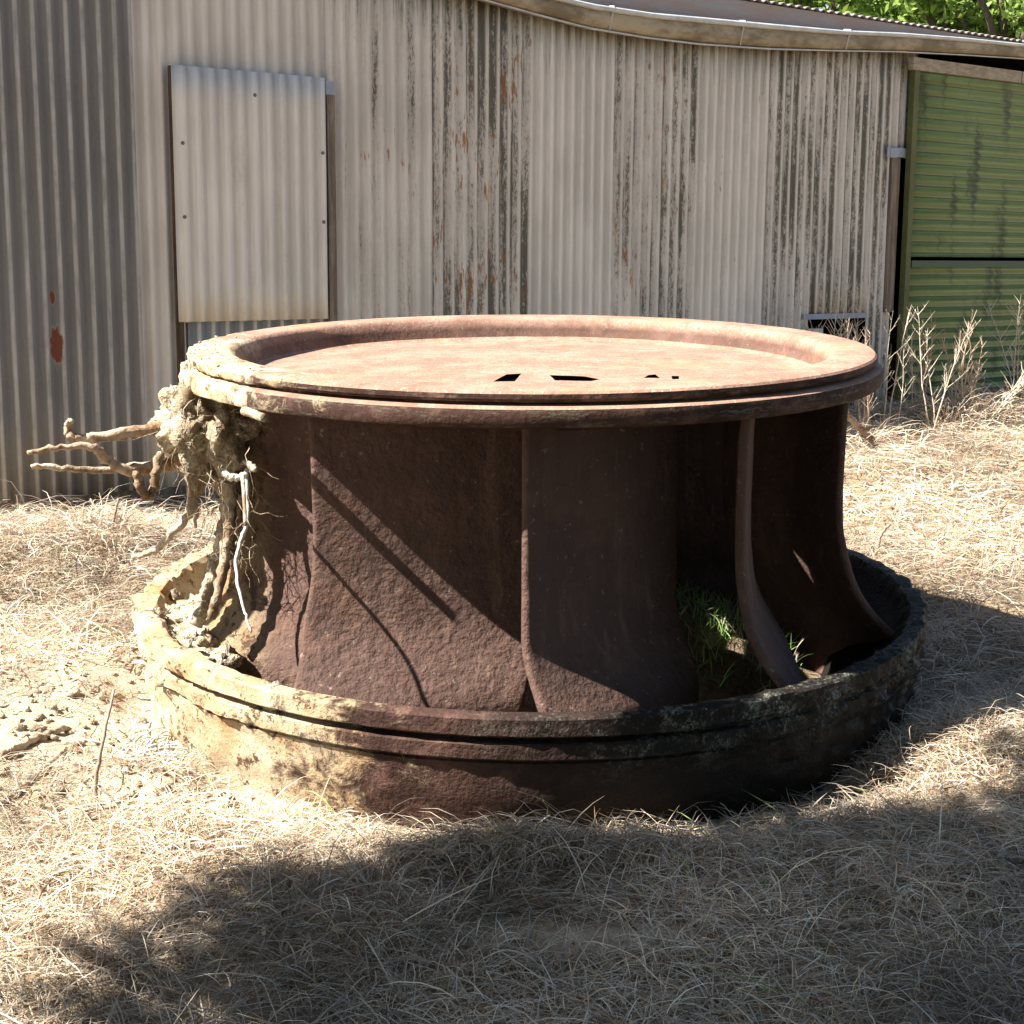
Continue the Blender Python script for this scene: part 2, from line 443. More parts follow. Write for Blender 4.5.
ring_prof = [(.957, -.003), (.962, .0), (.992, -.001), (.997, -.005), (.998, -.038), (.994, -.0415), (.966, -.043), (.964, -.055),
             (.989, -.0565), (.993, -.060), (.9935, -.089), (.990, -.092), (.977, -.094), (.976, -.100), (.983, -.102), (.975, -.18), (.955, -.265), (.945, -.30),
             (.75, -.30), (.755, -.24), (.775, -.18), (.82, -.135), (.885, -.095), (.93, -.05), (.948, -.018)]
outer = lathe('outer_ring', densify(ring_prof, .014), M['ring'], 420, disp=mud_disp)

def disc_disp(a, r, h):
    p = Vector((math.sin(a) * r * 11, math.cos(a) * r * 11, h * 16))
    wl = max(0, 1 - (ang_dist(a, R(-75)) / R(38)) ** 2)
    if r < .74: return (0, .0015 * mnoise.fractal(p * .5, .9, 2, 3))
    n1 = mnoise.fractal(p * 1.6, .9, 2.0, 4)
    n2 = mnoise.fractal(p * 5, .9, 2.0, 3)
    d = wl * max(-.004, .004 + .010 * n1 + .005 * n2) + .0008 * n1
    return (d, d * .5 if h > .61 else 0)
disc_prof = [(.0005, .572), (.2, .571), (.40, .570), (.55, .569), (.66, .562), (.702, .564), (.714, .571), (.725, .593), (.736, .617), (.744, .6235), (.752, .6258),
             (.80, .6262), (.832, .6262), (.842, .624), (.8465, .619), (.847, .609), (.843, .603), (.826, .600), (.825, .596), (.852, .5945), (.860, .590),
             (.8625, .582), (.862, .562), (.858, .554), (.846, .550), (.80, .549), (.77, .545), (.745, .53), (.71, .535), (.66, .543), (.5, .545), (.25, .546), (.0005, .546)]
disc = lathe('top_disc', densify(disc_prof[:-1], .02) + [disc_prof[-1]], M['disc'], 360, closed=False, disp=disc_disp)

# holes broken through the dish
cut = MB()
def hole(poly):
    b = len(cut.V)
    for z in (.40, .605):
        for (a, c) in poly: cut.V.append(Vector((a * S, c * S, (z + .25) * S)))
    n = len(poly)
    cut.F.append(tuple(b + i for i in reversed(range(n)))); cut.F.append(tuple(b + n + i for i in range(n)))
    for i in range(n): cut.F.append((b + i, b + (i + 1) % n, b + n + (i + 1) % n, b + n + i))
hole([(-.095, -.30), (-.044, -.29), (-.028, -.150), (-.064, -.165)])
hole([(.050, -.28), (.135, -.29), (.158, -.255), (.124, -.208), (.065, -.192), (.040, -.181)])
hole([(.262, -.225), (.302, -.222), (.298, -.150), (.28, -.165)])
hole([(.330, -.24), (.346, -.235), (.352, -.18), (.334, -.178)])
cu = cut.build('cutter', None, runner, False)
md = disc.modifiers.new('b', 'BOOLEAN'); md.object = cu; md.operation = 'DIFFERENCE'; md.solver = 'EXACT'
bpy.context.view_layer.update()
dg = bpy.context.evaluated_depsgraph_get()
me2 = bpy.data.meshes.new_from_object(disc.evaluated_get(dg))
disc.modifiers.clear(); disc.data = me2
bpy.data.objects.remove(cu)
disc.data.polygons.foreach_set('use_smooth', [True] * len(disc.data.polygons))
disc.data.set_sharp_from_angle(angle=R(32))
outer.data.set_sharp_from_angle(angle=R(32))

# vanes
def edge_prof(h):
    tab = [(.56, .795), (.50, .785), (.30, .783), (.205, .788), (.145, .802), (.075, .824), (.03, .846), (-.02, .880), (-.05, .912), (-.075, .942), (-.10, .955), (-.16, .950), (-.25, .90)]
    for (h0, r0), (h1, r1) in zip(tab, tab[1:]):
        if h >= h1:
            t = (h - h0) / (h1 - h0); return r0 + (r1 - r0) * t
    return tab[-1][1]
def sstep(a, b, x):
    t = min(1, max(0, (x - a) / (b - a))); return t * t * (3 - 2 * t)
def vane(phi0, idx):
    V = []; Fc = []; NH, NU = 34, 24
    hs = [.56 - (.56 + .24) * (i / NH) for i in range(NH + 1)]
    for h in hs:
        r0 = edge_prof(h)
        lean = R(3.2) * sstep(.1, -.09, h)
        a = R(phi0) + lean; fl = r0 - .785
        rad = Vector((math.sin(a), -math.cos(a))); 
        tan = Vector((math.cos(R(phi0)), math.sin(R(phi0)))); inn = Vector((-math.sin(R(phi0)), math.cos(R(phi0))))
        p = rad * .785
        ln = .49
        for j in range(NU + 1):
            u = j / NU
            be = R(42 + 8 * u)
            if j: p = p + (tan * math.cos(be) + inn * math.sin(be)) * (ln / NU)
            qv = p + rad * fl * (1 - .38 * u)
            V.append((qv.x * S, qv.y * S, (h + .25) * S))
    for i in range(NH):
        for j in range(NU):
            a = i * (NU + 1) + j
            Fc.append((a, a + NU + 1, a + NU + 2, a + 1))
    o = from_pd('vane', V, Fc, M['vane'], runner)
    m = o.modifiers.new('s', 'SOLIDIFY'); m.thickness = .028; m.offset = 0
    m = o.modifiers.new('b', 'SUBSURF'); m.levels = 1; m.render_levels = 2
    return o
for i, ph in enumerate((-38, -2, 34, 71, 106, 142, 178, 214, 250, 286)):
    vane(ph, i)

# ------------------------------------------------------------------ shed
TH = math.atan(1500 / 1977) ; TH = math.atan2(1.0, 1.30 * 1.0) if False else R(37.6)
WD = Vector((math.cos(TH), math.sin(TH), 0)); WN = Vector((math.sin(TH), -math.cos(TH), 0))
WP = CAM + ray(250, 200) * 7.4
WP.z = 0
ZUP = Vector((0, 0, 1))
def wpx(px, py, off=0.0):
    d = ray(px, py); p0 = WP + WN * off
    t = (p0 - CAM).dot(WN) / d.dot(WN); p = CAM + d * t
    return (p - p0).dot(WD), p.z
def W(s, z, off=0.0): return WP + WD * s + WN * off + ZUP * z

shed = empty('corrugated_shed', W(0, gz(*W(0, 0)[:2])))
tag(shed, 'old shed clad in stained corrugated iron with a green slatted sliding door', 'shed')
SHI = shed.location.copy()
def child(o):
    o.matrix_parent_inverse = Matrix.Translation(-SHI); return o

def sheet(name, s0, s1, z0, z1, off, mat, amp=.0100, pitch=.076, horiz=False, thick=True, zt=None, parent=None):
    """corrugated iron; horiz=False -> ribs run upright. UV = metres on the wall."""
    V = []; Fc = []; cr = []; uv = []
    if not horiz:
        n = max(8, int((s1 - s0) / pitch * 10)); A = np.linspace(s0, s1, n + 1); B = np.linspace(z0, z1, 9)
        ph = 0
    else:
        n = max(8, int((z1 - z0) / pitch * 12)); A = np.linspace(z0, z1, n + 1); B = np.linspace(s0, s1, 9)
    for a in A:
        c = math.cos(2 * math.pi * a / pitch)
        for b in B:
            s, z = (a, b) if not horiz else (b, a)
            if zt and not horiz and b == B[-1]: z = zt(a)
            if zt and not horiz and b != B[-1]: z = z0 + (zt(a) - z0) * (b - z0) / (z1 - z0)
            w = .004 * mnoise.noise(Vector((s * 1.7, z * 1.3, off * 90)))
            V.append(W(s, z, off + amp * c + w)); cr.append(c); uv.append((s, z))
    m = len(B)
    for i in range(len(A) - 1):
        for j in range(m - 1):
            f = (i * m + j, i * m + m + j, i * m + m + j + 1, i * m + j + 1)
            Fc.append(f if not horiz else f[::-1])
    me = bpy.data.meshes.new(name); me.from_pydata([tuple(v) for v in V], [], Fc); me.update()
    at = me.attributes.new('crest', 'FLOAT', 'POINT'); at.data.foreach_set('value', np.array(cr, np.float32))
    ul = me.uv_layers.new(name='UVMap')
    li = np.zeros(len(me.loops), np.int32); me.loops.foreach_get('vertex_index', li)
    ul.data.foreach_set('uv', np.array(uv, np.float32)[li].ravel())
    o = link(name, me, mat, parent or shed, True); child(o) if not parent else None
    md = o.modifiers.new('t', 'SOLIDIFY'); md.thickness = .0016; md.offset = -1
    return o

beige = (.75, .695, .62)
zb = wpx(65, 497)[1]                 # bottom edge of the cladding
roof_pts = [wpx(745, 0, .05), wpx(1020, 39, .05)]
ZR = (roof_pts[0][1] + roof_pts[1][1]) / 2      # roof edge height
GO = .12
g_bot = [wpx(x, y, GO) for x, y in ((300, -62), (420, -22), (490, 0), (540, 14), (590, 27), (650, 37), (700, 43), (770, 48), (840, 50), (900, 51), (960, 54), (1024, 58), (1100, 68), (1250, 90))]
g_lip = [wpx(x, y, GO) for x, y in ((300, -85), (420, -42), (490, -19), (540, -6), (590, 6), (650, 15), (700, 19.5), (770, 26), (840, 32), (900, 34.5), (960, 39), (1024, 45.5), (1100, 56), (1250, 78))]
def interp(tab, s):
    return float(np.interp(s, [t[0] for t in tab], [t[1] for t in tab]))
ztop = lambda s: interp(g_bot, s) + .09
sx = lambda px, py=250: wpx(px, py)[0]
S_LEFT = sx(-30)
print('wall: zb', zb, 'ZR', ZR, 'S_LEFT', S_LEFT, 'panel', sx(175), sx(327))

wall_list = [  # px left, px right, offset, mould, rust, seed, crest
    (133, 332, .000, .26, .0, 1, .20),
    (327, 438, .003, .60, .12, 2, .14),
    (433, 528, .006, .98, .62, 3, .20),
    (522, 616, .003, .30, .0, 4, .30),
    (611, 693, .006, .82, .45, 5, .20),
    (688, 770, .002, .34, .05, 6, .26),
    (765, 892, .005, .92, .10, 7, .32),
]
for (a, b, of, mo, ru, sd, crs) in wall_list:
    kf = random.uniform(.93, 1.03); b_ = tuple(c * kf for c in beige)
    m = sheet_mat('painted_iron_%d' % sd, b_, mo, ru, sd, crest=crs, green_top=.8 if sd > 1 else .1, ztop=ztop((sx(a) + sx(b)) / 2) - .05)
    s0, s1 = sx(a), sx(b)
    if sd == 7:      # the last sheet is cut short over a low opening, full length beside it
        sA, sB = sx(806, 325), sx(864, 325)
        sheet('wall_sheet', s0, sA, zb, 3, of, m, zt=ztop)
        sheet('wall_sheet', sA, sB, wpx(835, 318)[1], 3, of, m, zt=ztop)
        sheet('wall_sheet', sB, s1, zb, 3, of, m, zt=ztop)
    else:
        sheet('wall_sheet', s0, s1, zb, 3, of, m, zt=ztop if a > 300 else (lambda s: 3.35))
# narrow strip of iron between that sheet and the door head
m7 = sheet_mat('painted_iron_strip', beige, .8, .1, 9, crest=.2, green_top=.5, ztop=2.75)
sheet('wall_sheet', sx(890, 100), sx(916, 100), wpx(900, 150)[1], 3, .004, m7, zt=ztop)
# bare zinc sheet at the left end
patch = [(*wpx(55, 346), .028, .085), (*wpx(51, 298), .012, .03)]
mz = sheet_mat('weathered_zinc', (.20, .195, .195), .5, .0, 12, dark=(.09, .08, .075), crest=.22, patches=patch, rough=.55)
o = sheet('zinc_sheet', S_LEFT, sx(137), zb + .005, 3.5, .022, mz)
# timber sole plate under the cladding
bx = MB(); bx.box(W((S_LEFT + sx(880)) / 2, zb - .03, -.03), WD, WN, ZUP, (sx(880) - S_LEFT) / 2, .025, .035)
child(bx.build('sole_plate', M['timber'], shed, False))

# cover panel over the old hatch
pz0, pz1 = wpx(250, 320.5, .06)[1], wpx(250, 71.5, .06)[1]
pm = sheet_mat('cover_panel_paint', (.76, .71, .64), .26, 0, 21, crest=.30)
cover = sheet('cover_panel', wpx(176, 200, .06)[0], wpx(327, 200, .06)[0], pz0, pz1, .06, pm)
for (x, y) in ((255, 95), (183, 143), (323, 153), (185, 217), (324, 222)):
    s, z = wpx(x, y, .07); mb = MB()
    mb.tube([W(s, z, .052), W(s, z, .071), W(s, z, .0745)], [.009, .009, .005], 10)
    o = mb.build('screw', M['screw'], cover)
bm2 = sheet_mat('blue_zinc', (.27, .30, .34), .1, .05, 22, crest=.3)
sheet('hatch_sheet', sx(184), sx(332), wpx(250, 400)[1], wpx(250, 300)[1], .018, bm2)
for (xa, xb, ya, yb) in ((172.5, 179, 66, 420), (328, 335.5, 95, 420)):
    sa, za = wpx((xa + xb) / 2, ya, .035); sb, zb_ = wpx((xa + xb) / 2 + (4 if xa < 200 else 1), yb, .035)
    wdt = abs(wpx(xb, 200)[0] - wpx(xa, 200)[0]) / 2
    mb = MB(); mb.box(W((sa + sb) / 2, (za + zb_) / 2, .032), WD, WN, ZUP, wdt, .012, (za - zb_) / 2)
    child(mb.build('hatch_frame', M['timber_dark'] if xa < 200 else M['timber'], shed, False))
s_, z_ = wpx(330, 88, .05); mb = MB(); mb.box(W(s_, z_, .045), WD, WN, ZUP, .024, .006, .032)
child(mb.build('hatch_hinge', M['flash'], shed, False))

# low opening: flashing and dark recess
s0, z0 = wpx(803, 317, .02); s1, _ = wpx(866, 321, .02)
mb = MB(); mb.box(W((s0 + s1) / 2, z0, .022), WD, WN, ZUP, (s1 - s0) / 2, .006, .018)
child(mb.build('vent_flashing', M['flash'], shed, False))
s2, z2 = wpx(812, 329, .03); mb = MB(); mb.box(W(s2, z2 - .02, .02), WD, WN, ZUP, .10, .02, .022)
child(mb.build('vent_sill', M['gutter_lip'], shed, False))

# door: two banks of horizontal ribs in a frame
dl_s, dz1 = wpx(915, 70, .07); dr_s = wpx(1240, 300, .07)[0]
dl_s = (wpx(915, 70, .07)[0] + wpx(901, 330, .07)[0]) / 2 + .008
dz0 = wpx(899, 412, .07)[1]; dzm = wpx(960, 259, .07)[1]
def door_mat():
    k = N('green_door_paint'); uv = k.n('ShaderNodeUVMap').outputs[0]; cr = k.attr('crest').outputs['Fac']
    s_, z_, _ = k.sep(uv)
    ph = k.math('FRACT', k.math('DIVIDE', z_, .076))     # 0 = ridge, rib shading painted: olive slope above it, dark line along it
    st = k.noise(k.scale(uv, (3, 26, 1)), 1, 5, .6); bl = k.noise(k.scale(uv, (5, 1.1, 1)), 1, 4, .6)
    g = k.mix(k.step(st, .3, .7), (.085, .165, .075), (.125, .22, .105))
    olive_slope = k.math('MULTIPLY', k.step(ph, .02, .10), k.step(ph, .56, .44))
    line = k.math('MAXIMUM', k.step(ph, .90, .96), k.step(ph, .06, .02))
    col = k.mix(k.math('MULTIPLY', olive_slope, .85), g, k.mix(st, (.27, .25, .055), (.36, .32, .085)))
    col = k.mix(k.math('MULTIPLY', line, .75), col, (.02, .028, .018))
    col = k.mix(k.step(bl, .52, .66, 0, .75), col, (.035, .042, .022))
    col = k.mix(k.step(k.noise(k.scale(uv, (40, 60, 1)), 1, 3), .68, .72), col, (.28, .30, .24))
    k.bsdf(col, .45, k.bump(st, .2, .002), .4); return k.m
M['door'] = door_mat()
fr = MB(); hw = .026
fr.box(W(dl_s - .0, (dz0 + dz1) / 2, .07), WD, WN, ZUP, hw, .022, (dz1 - dz0) / 2)
door = child(fr.build('sliding_door', plain('door_frame_green', (.085, .095, .03), (.12, .125, .045), 6, .6), shed, False))
for (a, b) in ((dzm + .012, dz1), (dz0, dzm - .012)):
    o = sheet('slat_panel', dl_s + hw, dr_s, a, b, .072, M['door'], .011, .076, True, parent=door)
rl = MB(); rl.box(W((dl_s + dr_s) / 2 + .04, dzm - .034, .085), WD, WN, ZUP, (dr_s - dl_s) / 2 - hw * .2, .004, .022)
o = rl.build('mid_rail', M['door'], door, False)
# door head beam, in two lengths
s0, zt_ = wpx(913, 57, .1); zb2 = wpx(913, 69.5, .1)[1]
for (a, b) in ((s0, wpx(1021, 80, .1)[0] - .006), (wpx(1021, 80, .1)[0] + .006, dr_s)):
    mb = MB(); mb.box(W((a + b) / 2, (zt_ + zb2) / 2, .085), WD, WN, ZUP, (b - a) / 2, .022, (zt_ - zb2) / 2)
    child(mb.build('door_head', M['timber_pale'], shed, False))
# door post
s0, za = wpx(896, 158, .02); zc = wpx(887, 312, .02)[1]; sp = (wpx(891.5, 170, .02)[0] + wpx(888, 300, .02)[0]) / 2
mb = MB(); mb.box(W(sp + .02, (za + zc) / 2, .012), WD, WN, ZUP, .042, .02, (za - zc) / 2)
child(mb.build('door_post', M['timber'], shed, False))
s0, z0 = wpx(887, 152, .04); s1, _ = wpx(910, 152, .04)
mb = MB(); nq = 8
for i in range(nq):
    a = s0 + (s1 - s0) * i / nq; b = s0 + (s1 - s0) * (i + 1) / nq
    mb.box(W((a + b) / 2, z0 - .004 * math.sin(i * 1.1), .042 + .004 * math.sin(i * .9)), WD, WN, ZUP, (b - a) / 2, .004, .032)
child(mb.build('door_flashing', M['flash'], shed, False))

# shell: roof, back, sides, inner dark lining
DEPTH = 4.5
def lump(name, mat, s0, s1, o0, o1, z0, z1):
    mb = MB(); mb.box(W((s0 + s1) / 2, (z0 + z1) / 2, (o0 + o1) / 2), WD, WN, ZUP, (s1 - s0) / 2, abs(o1 - o0) / 2, (z1 - z0) / 2)
    return child(mb.build(name, mat, shed, False))
zfl = zb - .25
lump('end_wall', M['interior'], S_LEFT + .03, S_LEFT + .08, -.08, -DEPTH, zfl, 3.05)
lump('end_wall', M['interior'], dr_s + .05, dr_s + .1, -.08, -DEPTH, zfl, ZR - .1)
lump('back_wall', M['interior'], S_LEFT + .03, dr_s + .1, -DEPTH, -DEPTH - .05, zfl, ZR + .1)
# studs wall lining right behind the cladding so no daylight shows at the laps
# roof: corrugated, ribs run front to back
V = []; Fc = []; cr = []; uv = []
A = np.arange(S_LEFT - .15, dr_s + .3, .0076); Bo = (.055, .03, -.2, -1.5, -3, -DEPTH - .2)
for a in A:
    c = math.cos(2 * math.pi * a / .076)
    for b in Bo:
        V.append(W(a, ZR + .009 * c + (.055 - b) * .03 + .006 * mnoise.noise(Vector((a * 1.5, 0, 3))), b)); cr.append(c); uv.append((a, b))
m = len(Bo)
for i in range(len(A) - 1):
    for j in range(m - 1): Fc.append((i * m + j, i * m + j + 1, i * m + m + j + 1, i * m + m + j)[::-1])
me = bpy.data.meshes.new('roof'); me.from_pydata([tuple(v) for v in V], [], Fc); me.update()
at = me.attributes.new('crest', 'FLOAT', 'POINT'); at.data.foreach_set('value', np.array(cr, np.float32))
ul = me.uv_layers.new(name='UVMap'); li = np.zeros(len(me.loops), np.int32); me.loops.foreach_get('vertex_index', li)
ul.data.foreach_set('uv', np.array(uv, np.float32)[li].ravel())
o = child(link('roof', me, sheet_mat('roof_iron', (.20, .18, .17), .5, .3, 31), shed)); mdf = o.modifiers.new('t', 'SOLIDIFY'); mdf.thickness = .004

# gutter, sagging
SS = np.linspace(g_bot[0][0], g_bot[-1][0], 90)
def sweep(name, prof, mat, parent, th=.003):
    V = []; Fc = []
    for s in SS:
        zb_, zl = interp(g_bot, s), interp(g_lip, s); hh = zl - zb_
        for (o_, t_) in prof: V.append(W(s, zb_ + hh * t_, o_))
    n = len(prof)
    for i in range(len(SS) - 1):
        for j in range(n - 1): Fc.append((i * n + j, i * n + n + j, i * n + n + j + 1, i * n + j + 1))
    o = from_pd(name, V, Fc, mat, parent); md = o.modifiers.new('t', 'SOLIDIFY'); md.thickness = th; md.offset = 0
    return o
V = []; Fc = []
for s in SS:
    for (o_, z) in ((.04, ZR - .014), (.04, min(ZR - .03, interp(g_lip, s) - .05)), (.015, min(ZR - .03, interp(g_lip, s) - .05)), (.015, ZR - .014)): V.append(W(s, z, o_))
for i in range(len(SS) - 1):
    for j in range(4): Fc.append((i * 4 + j, i * 4 + (j + 1) % 4, i * 4 + 4 + (j + 1) % 4, i * 4 + 4 + j))
child(from_pd('fascia_board', V, Fc, M['fascia'], shed, False))
gut = child(sweep('gutter', [(.045, 1.05), (.045, .06), (.05, 0), (.080, -.01), (.092, .03), (.112, .16), (.126, .36), (.130, .58), (.124, .80), (.126, .90)], M['gutter'], shed))
lip = sweep('gutter_lip', [(.126, .84), (.146, .86), (.153, .95), (.147, 1.06), (.116, 1.09)], M['gutter_lip'], gut, .004)
bead = sweep('gutter_bead', [(.088, -.05), (.108, -.05), (.110, .005)], M['gutter_lip'], gut, .003)
for px in (611, 742, 848):
    s = wpx(px, 25, GO)[0]; zb_, zl = interp(g_bot, s), interp(g_lip, s); hh = zl - zb_
    mb = MB(); mb.tube([W(s, zl + .012, .03), W(s, zl + .016, .09), W(s, zl + .012, .142), W(s - .005, zb_ + hh * .55, .128), W(s - .008, zb_ + .004, .116)], [.006, .007, .008, .006, .006], 6)
    o = mb.build('gutter_bracket', M['gutter_lip'], gut)

# ------------------------------------------------------------------ grass
def blades(P, th, ln, wd, e0, kurl, drop, layer, col, nj=5, noground=False):
    """P (n,2) bases; th heading; e0 start elevation; -> V,Q,C"""
    n = len(P); pts = np.zeros((n, nj, 3)); x = P[:, 0].copy(); y = P[:, 1].copy()
    z = ground(x, y) + layer; g0 = z.copy()
    hd = th.copy(); el = e0.copy(); sl = ln / (nj - 1)
    tx = np.zeros((n, nj, 2))
    for j in range(nj):
        pts[:, j] = np.stack([x, y, z], 1); tx[:, j] = np.stack([-np.sin(hd), np.cos(hd)], 1)
        x = x + np.cos(hd) * np.cos(el) * sl; y = y + np.sin(hd) * np.cos(el) * sl; z = z + np.sin(el) * sl
        gl = ground(x, y) + .003 + .4 * layer
        z = np.maximum(z, gl)
        hd = hd + kurl / nj; el = el - drop / nj
    wj = np.array([.8, 1, .85, .6, .12])[:nj]
    if nj == 4: wj = np.array([.85, 1, .7, .12])
    tw = rng.uniform(-.9, .9, n)
    wv = np.concatenate([tx * np.cos(tw)[:, None, None], np.repeat(np.sin(tw)[:, None, None], nj, 1)], 2)
    off = wv * (wd[:, None] * wj[None, :] * .5)[:, :, None]
    V = np.stack([pts - off, pts + off], 2).reshape(-1, 3)
    b = (np.arange(n) * nj * 2)[:, None]; j = np.arange(nj - 1)[None, :] * 2
    a = (b + j).ravel(); Qd = np.stack([a, a + 1, a + 3, a + 2], 1)
    C = np.repeat(col, nj * 2, 0)
    return V, Qd, C

def straw_col(n, green=.006):
    base = np.array([[.58, .48, .35], [.47, .36, .25], [.68, .60, .48], [.30, .20, .135], [.41, .36, .31]])
    c = base[rng.choice(5, n, p=[.30, .22, .22, .14, .12])] * rng.uniform(.62, 1.2, (n, 1))
    gm = rng.random(n) < green
    c[gm] = np.array([.20, .25, .08]) * rng.uniform(.7, 1.2, (gm.sum(), 1))
    return c

def inside_ok(P, margin=1.0):
    r = np.hypot(P[:, 0] - TC.x, (P[:, 1] - TC.y))
    dw = (P[:, 0] - WP.x) * WN.x + (P[:, 1] - WP.y) * WN.y
    sw = (P[:, 0] - WP.x) * WD.x + (P[:, 1] - WP.y) * WD.y
    return (r > 1.185 * margin) & ((dw > .05) | (sw < S_LEFT - .2))

parts = []
def add_field(y0, y1, dens, ln, wd, nj):
    half1 = y1 * .40 + .5
    n = int((y1 - y0) * 2 * half1 * dens)
    P = np.stack([rng.uniform(-half1, half1, n), rng.uniform(y0, y1, n)], 1)
    P = P[np.abs(P[:, 0]) < P[:, 1] * .40 + .5]
    P = P[inside_ok(P)]
    b = bare(P[:, 0], P[:, 1]) + .5 * (vnoise(P[:, 0] * 4.1 + 11, P[:, 1] * 4.1) > .22); clump = vnoise(P[:, 0] * 3 + 3, P[:, 1] * 3) + .5
    P = P[rng.random(len(P)) > .88 * b + .25 * (clump < .3)]
    n = len(P)
    flow = vnoise(P[:, 0] * 2.6, P[:, 1] * 2.6) * 12 + vnoise(P[:, 0] * 8 + 7, P[:, 1] * 8) * 7
    th = flow + rng.normal(0, 1.7, n)
    l = ln * rng.lognormal(0, .4, n); w = wd * rng.uniform(.6, 1.5, n)
    e0 = np.abs(rng.normal(.15, .35, n)).clip(0, 1.2)
    up = rng.random(n) < .05; e0[up] = rng.uniform(.6, 1.3, up.sum())
    parts.append(blades(P, th, l, w, e0, rng.normal(0, .6, n), e0 * 1.6 + rng.uniform(0, .6, n), rng.uniform(0, .035, n) * (vnoise(P[:, 0] * 2, P[:, 1] * 2) + .8), straw_col(n) * (.70 + .95 * (vnoise(P[:, 0] * 2.3 + 1, P[:, 1] * 2.3) + .3))[:, None], nj))
add_field(2.3, 3.4, 14000, .055, .0016, 4)
add_field(2.3, 3.4, 2200, .12, .0021, 5)
add_field(3.4, 4.6, 12000, .06, .0018, 4)
add_field(3.4, 4.6, 1500, .12, .0023, 5)
add_field(4.6, 6.6, 5500, .075, .0026, 4)
add_field(4.6, 6.6, 900, .14, .0034, 4)
add_field(6.6, 12.0, 1700, .11, .0046, 4)

def tuft(cx, cy, n, rad, ln, wd, lean=None, e=(.5, 1.35), hue=1.0):
    ang = rng.uniform(0, 2 * np.pi, n); rr = rad * np.sqrt(rng.random(n))
    P = np.stack([cx + np.cos(ang) * rr, cy + np.sin(ang) * rr], 1)
    ok = inside_ok(P, .985); P = P[ok]; ang = ang[ok]; n = len(P)
    if n == 0: return
    th = ang + rng.normal(0, .6, n) if lean is None else np.full(n, lean) + rng.normal(0, .7, n)
    l = ln * rng.uniform(.5, 1.3, n); e0 = rng.uniform(*e, n)
    parts.append(blades(P, th, l, wd * rng.uniform(.6, 1.4, n), e0, rng.normal(0, .7, n), e0 + rng.uniform(.4, 1.6, n), np.zeros(n), straw_col(n) * hue, 5))
# clumps scattered over the field
for i in range(300):
    y = 2.4 + 4.6 * rng.random() ** 1.3; x = rng.uniform(-1, 1) * (y * .37 + .3)
    if bare(x, y) > .45: continue
    tuft(x, y, int(rng.integers(25, 75)), rng.uniform(.03, .09), rng.uniform(.07, .14), .0021, lean=None if rng.random() < .5 else rng.uniform(0, 6.28), e=(.2, 1.2))
# thicker clumps against the ring's foot and on the lit crest at the right
for i in range(60):
    a = R(rng.uniform(-25, 80)); r = 1.235 + abs(rng.normal(0, .07))
    x = TC.x + math.sin(a) * r; y = TC.y - math.cos(a) * r
    if 36 < math.degrees(a) < 58 and rng.random() < .7: continue
    tuft(x, y, 55, .05, .11, .0027, lean=rng.uniform(-2.6, -.4), e=(.4, 1.25))
for i in range(40):
    tuft(rng.normal(.02, .28), rng.normal(3.33, .045), 80, .06, .13, .0021, lean=rng.uniform(-2.8, -.3), e=(.3, 1.3))
for i in range(46):
    tuft(rng.normal(1.2, .33), rng.normal(3.95, .13), 70, .07, .13, .0023, e=(.3, 1.2))
for i in range(30):   # mound below the zinc sheet
    tuft(rng.normal(-1.75, .5), rng.normal(6.05, .35), 60, .10, .22, .0036, e=(.2, 1.1))
for i in range(60):   # rank grass along the wall and at the door's foot
    s = rng.uniform(sx(500), dr_s - .4); p = W(s, 0, rng.uniform(.3, 1.0))
    tuft(p.x, p.y, 45, .12, .25, .005, e=(.5, 1.4))
for (px, py) in ((965, 418), (985, 420), (1010, 415), (950, 425)):
    p = on_ground(px, py)
    tuft(p.x, p.y, 130, .16, .34, .005, e=(.6, 1.45))
n = 1500; yy_ = 2.4 + 4.4 * rng.random(n) ** 1.4; P = np.stack([rng.uniform(-1, 1, n) * (yy_ * .38 + .3), yy_], 1); P = P[inside_ok(P)]; n = len(P)
dc_ = np.array([[.20, .11, .06], [.30, .19, .10], [.12, .075, .05], [.42, .34, .25]])[rng.integers(0, 4, n)] * rng.uniform(.7, 1.2, (n, 1))
parts.append(blades(P, rng.uniform(0, 6.28, n), rng.uniform(.02, .055, n), rng.uniform(.005, .013, n), rng.uniform(0, .5, n), rng.normal(0, .8, n), rng.uniform(.2, 1, n), rng.uniform(.005, .03, n), dc_, 4))
n = 420; yy_ = 2.4 + 4.4 * rng.random(n) ** 1.4; P = np.stack([rng.uniform(-1, 1, n) * (yy_ * .38 + .3), yy_], 1); P = P[inside_ok(P)]; n = len(P)
parts.append(blades(P, rng.uniform(0, 6.28, n), rng.uniform(.10, .30, n), rng.uniform(.003, .005, n), rng.uniform(0, .35, n), rng.normal(0, .25, n), rng.uniform(.1, .5, n), rng.uniform(.015, .04, n), straw_col(n) * rng.uniform(.5, 1.1, (n, 1)), 5))
V = np.concatenate([p[0] for p in parts]); C = np.concatenate([p[2] for p in parts]); o_ = 0; Qs = []
for p in parts: Qs.append(p[1] + o_); o_ += len(p[0])
Q = np.concatenate(Qs); print('straw faces', len(Q))
go = np_mesh('dry_grass', V, Q, M['straw'], C)
tag(go, 'matted dry straw coloured grass covering the ground around the runner', 'grass', kind='stuff')

